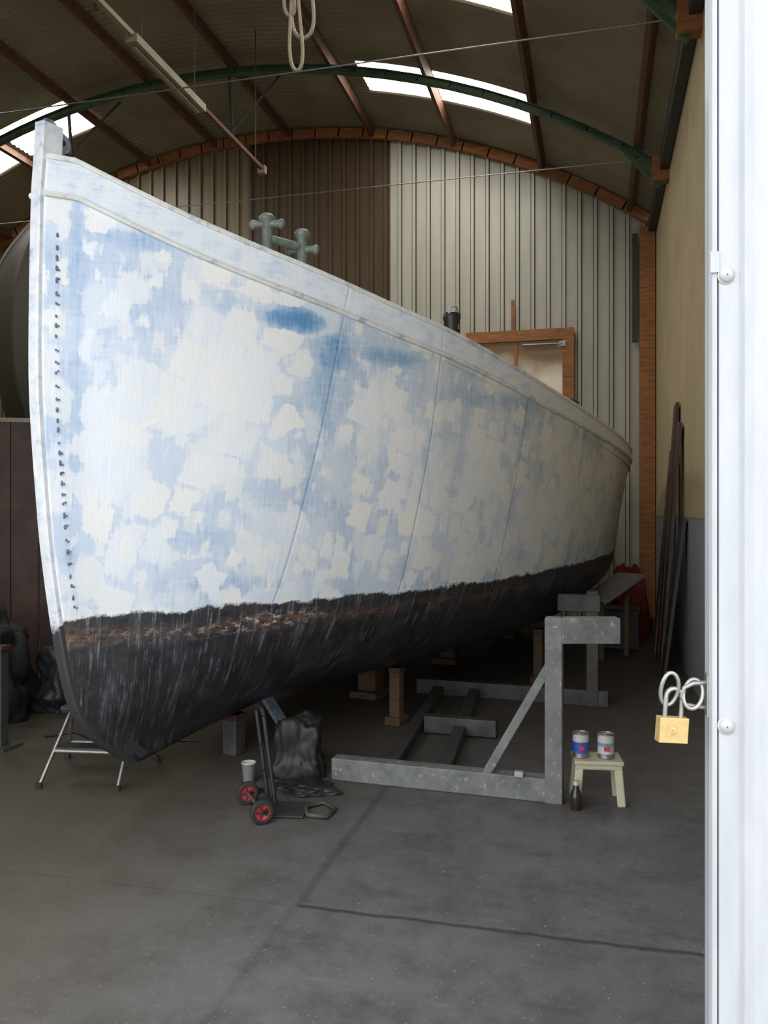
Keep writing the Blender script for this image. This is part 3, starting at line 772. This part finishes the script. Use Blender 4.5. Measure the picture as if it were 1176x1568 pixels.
# ------------------------------------------------------------ overhead light fitting, hanging rope
b=MB(); x_=-4.3; zf=6.12
b.beam((x_,5.0,zf+.04),(x_,7.15,zf+.04),.05,.05,M['fix']); b.beam((x_,7.1,zf),(x_,8.55,zf),.13,.08,M['fix']); 
b.cyl((x_,7.15,zf-.055),(x_,8.5,zf-.055),.016,M['fix'])
b.beam((x_,8.5,zf+.04),(x_,10.3,zf+.04),.045,.045,M['rust']); b.box((x_,10.32,zf+.02),(.1,.08,.10),M['fix'])
for y_ in(5.4,7.3,8.4,10.1): b.cyl((x_,y_,zf+.05),(x_,y_,arch(x_)-.02),.006,M['dark'],6)
b.finish('fluorescent_light')
b=MB(); c=Vector((-2.76,7.45,0))
def loop(w,zb,zt,off,yo):
    P=[]
    for i in range(41):
        a=i/40*2*math.pi; zz_=(zb+zt)/2-(zt-zb)/2*math.cos(a); k=.35+.65*((zt-zz_)/(zt-zb))
        P.append(c+Vector((off+w*math.sin(a)*k+.02*math.sin(3*a),yo+.03*math.cos(2*a),zz_)))
    b.tube(P[:-1],.018,M['rope'],8,closed=True)
loop(.08,5.80,7.15,.0,0); loop(.15,6.13,7.2,.05,.05); loop(.06,6.3,7.1,-.05,-.05)
b.tube([c+Vector((.02,0,7.1)),c+Vector((0,.02,7.3)),c+Vector((.02,0,arch(-2.76)-.16))],.017,M['rope'],8)
b.tube([c+Vector((.02+.06*math.cos(i*.5),.06*math.sin(i*.5),7.05+.006*i)) for i in range(26)],.016,M['rope'],8)
b.finish('hanging_rope')

# ------------------------------------------------------------ door jamb with hasp and padlock
t=NT('white_jamb_paint'); n=t.noise(t.mapping(t.coord(),(6,6,1)),5,6,.7)
t.col(t.mix(t.ramp(t.noise(t.mapping(t.coord(),(30,30,3)),2,5,.7),[(.70,0.0),(.73,.6)]),t.ramp(n,[(.3,(.32,.325,.345)),(.7,(.385,.39,.40))]),(.2,.18,.15)))
t.b.inputs['Roughness'].default_value=.4; M['jamb']=t.m
b=MB(); x0=.157
prof=[(x0,YF+.045),(x0,YF-.006),(x0+.003,YF-.014),(x0+.009,YF-.016),(x0+.0105,YF-.010),(x0+.012,YF-.016),(x0+.038,YF-.018),(x0+.044,YF-.026),(x0+.056,YF-.032),(x0+.075,YF-.034),(x0+.077,YF-.030),(x0+.079,YF-.034),(x0+.215,YF-.036),(x0+.225,YF-.02),(x0+.225,YF+.045)]
n=len(prof); vs2=[(x,y,z) for z in(0,OZ) for x,y in prof]
b.add(vs2,[(i,(i+1)%n,n+(i+1)%n,n+i) for i in range(n)]+[tuple(range(n))[::-1],tuple(range(n,2*n))],M['jamb'])
RX=Matrix.Rotation(math.radians(90),3,'X')
for z in(1.935,1.297,.65,2.6): 
    b.lathe((x0+.022,YF-.0165,z),[(.0105,0),(.0105,.002),(.0075,.005),(.001,.007)],M['jamb'],16,R=RX)
    b.lathe((x0+.022,YF-.0165,z),[(.013,0),(.013,.001),(.0105,.001)],M['board'],16,R=RX)
b.box((x0+.006,YF-.016,1.955),(.012,.004,.03),M['jamb'])
jm=b.finish('trim_5')
b=MB(); D=1.2
def PJ(r,z,f=0): return W(r,D+f,z)
zc=1.335
b.box((x0-.001,YF+.012,zc),(.004,.03,.06),M['chrome'])
b.tube([Vector((x0,YF+.005,zc+.018)),PJ(.445,zc+.018),PJ(.432,zc+.012),PJ(.428,zc+.0),PJ(.434,zc-.012),PJ(.447,zc-.015),Vector((x0,YF+.005,zc-.018))],.0034,M['chrome'],8)
ov=[PJ(.445+.014*math.cos(a)+.004*math.sin(a),zc+.003+.020*math.sin(a),.006*math.sin(a)) for a in [i/20*2*math.pi for i in range(20)]]
b.tube(ov,.003,M['chrome'],8,closed=True)
b.finish('door_hasp')
b=MB(); pc_=PJ(.4145,1.287); Rz=Matrix.Rotation(TH+math.radians(6),3,'Z')@Matrix.Rotation(math.radians(4),3,'Y')
b.box(pc_,(.043,.016,.036),M['brass'],Rz)
b.lathe(pc_+Vector((0,-.0085,0)),[(.006,0),(.006,.0008),(.001,.0008)],M['brass'],12,R=RX)
sh=[]
for (dx,dz) in((.012,.012),(.012,.045)): sh.append((dx,dz))
for i in range(9):
    a=math.pi*i/8; sh.append((.0+.012*math.cos(a),.047+.012*math.sin(a)))
sh+=[(-.012,.045),(-.012,.012)]
b.tube([pc_+Rz@Vector((dx,.0,dz)) for dx,dz in sh],.0034,M['chrome'],8)
sh=[(.004+.013*math.cos(a),.058+.024*math.sin(a)) for a in [i/20*2*math.pi for i in range(20)]]
b.tube([pc_+Rz@Vector((dx-.012,.004*math.sin(dz*60),dz)) for dx,dz in sh],.003,M['chrome'],8,closed=True)
b.finish('padlock',bevel=.003)

# ------------------------------------------------------------ world, camera
w=bpy.data.worlds.new('daylight'); scene.world=w; w.use_nodes=True
bg=w.node_tree.nodes['Background']; bg.inputs[0].default_value=(.92,.96,1,1); bg.inputs[1].default_value=3.8
cd=bpy.data.cameras.new('camera'); cam=bpy.data.objects.new('camera',cd); scene.collection.objects.link(cam)
cam.location=(0,0,1.6); cam.rotation_euler=(math.radians(90),0,TH)
cd.sensor_fit='VERTICAL'; cd.sensor_height=24; cd.lens=1800/2212*24; cd.clip_start=.05
scene.camera=cam
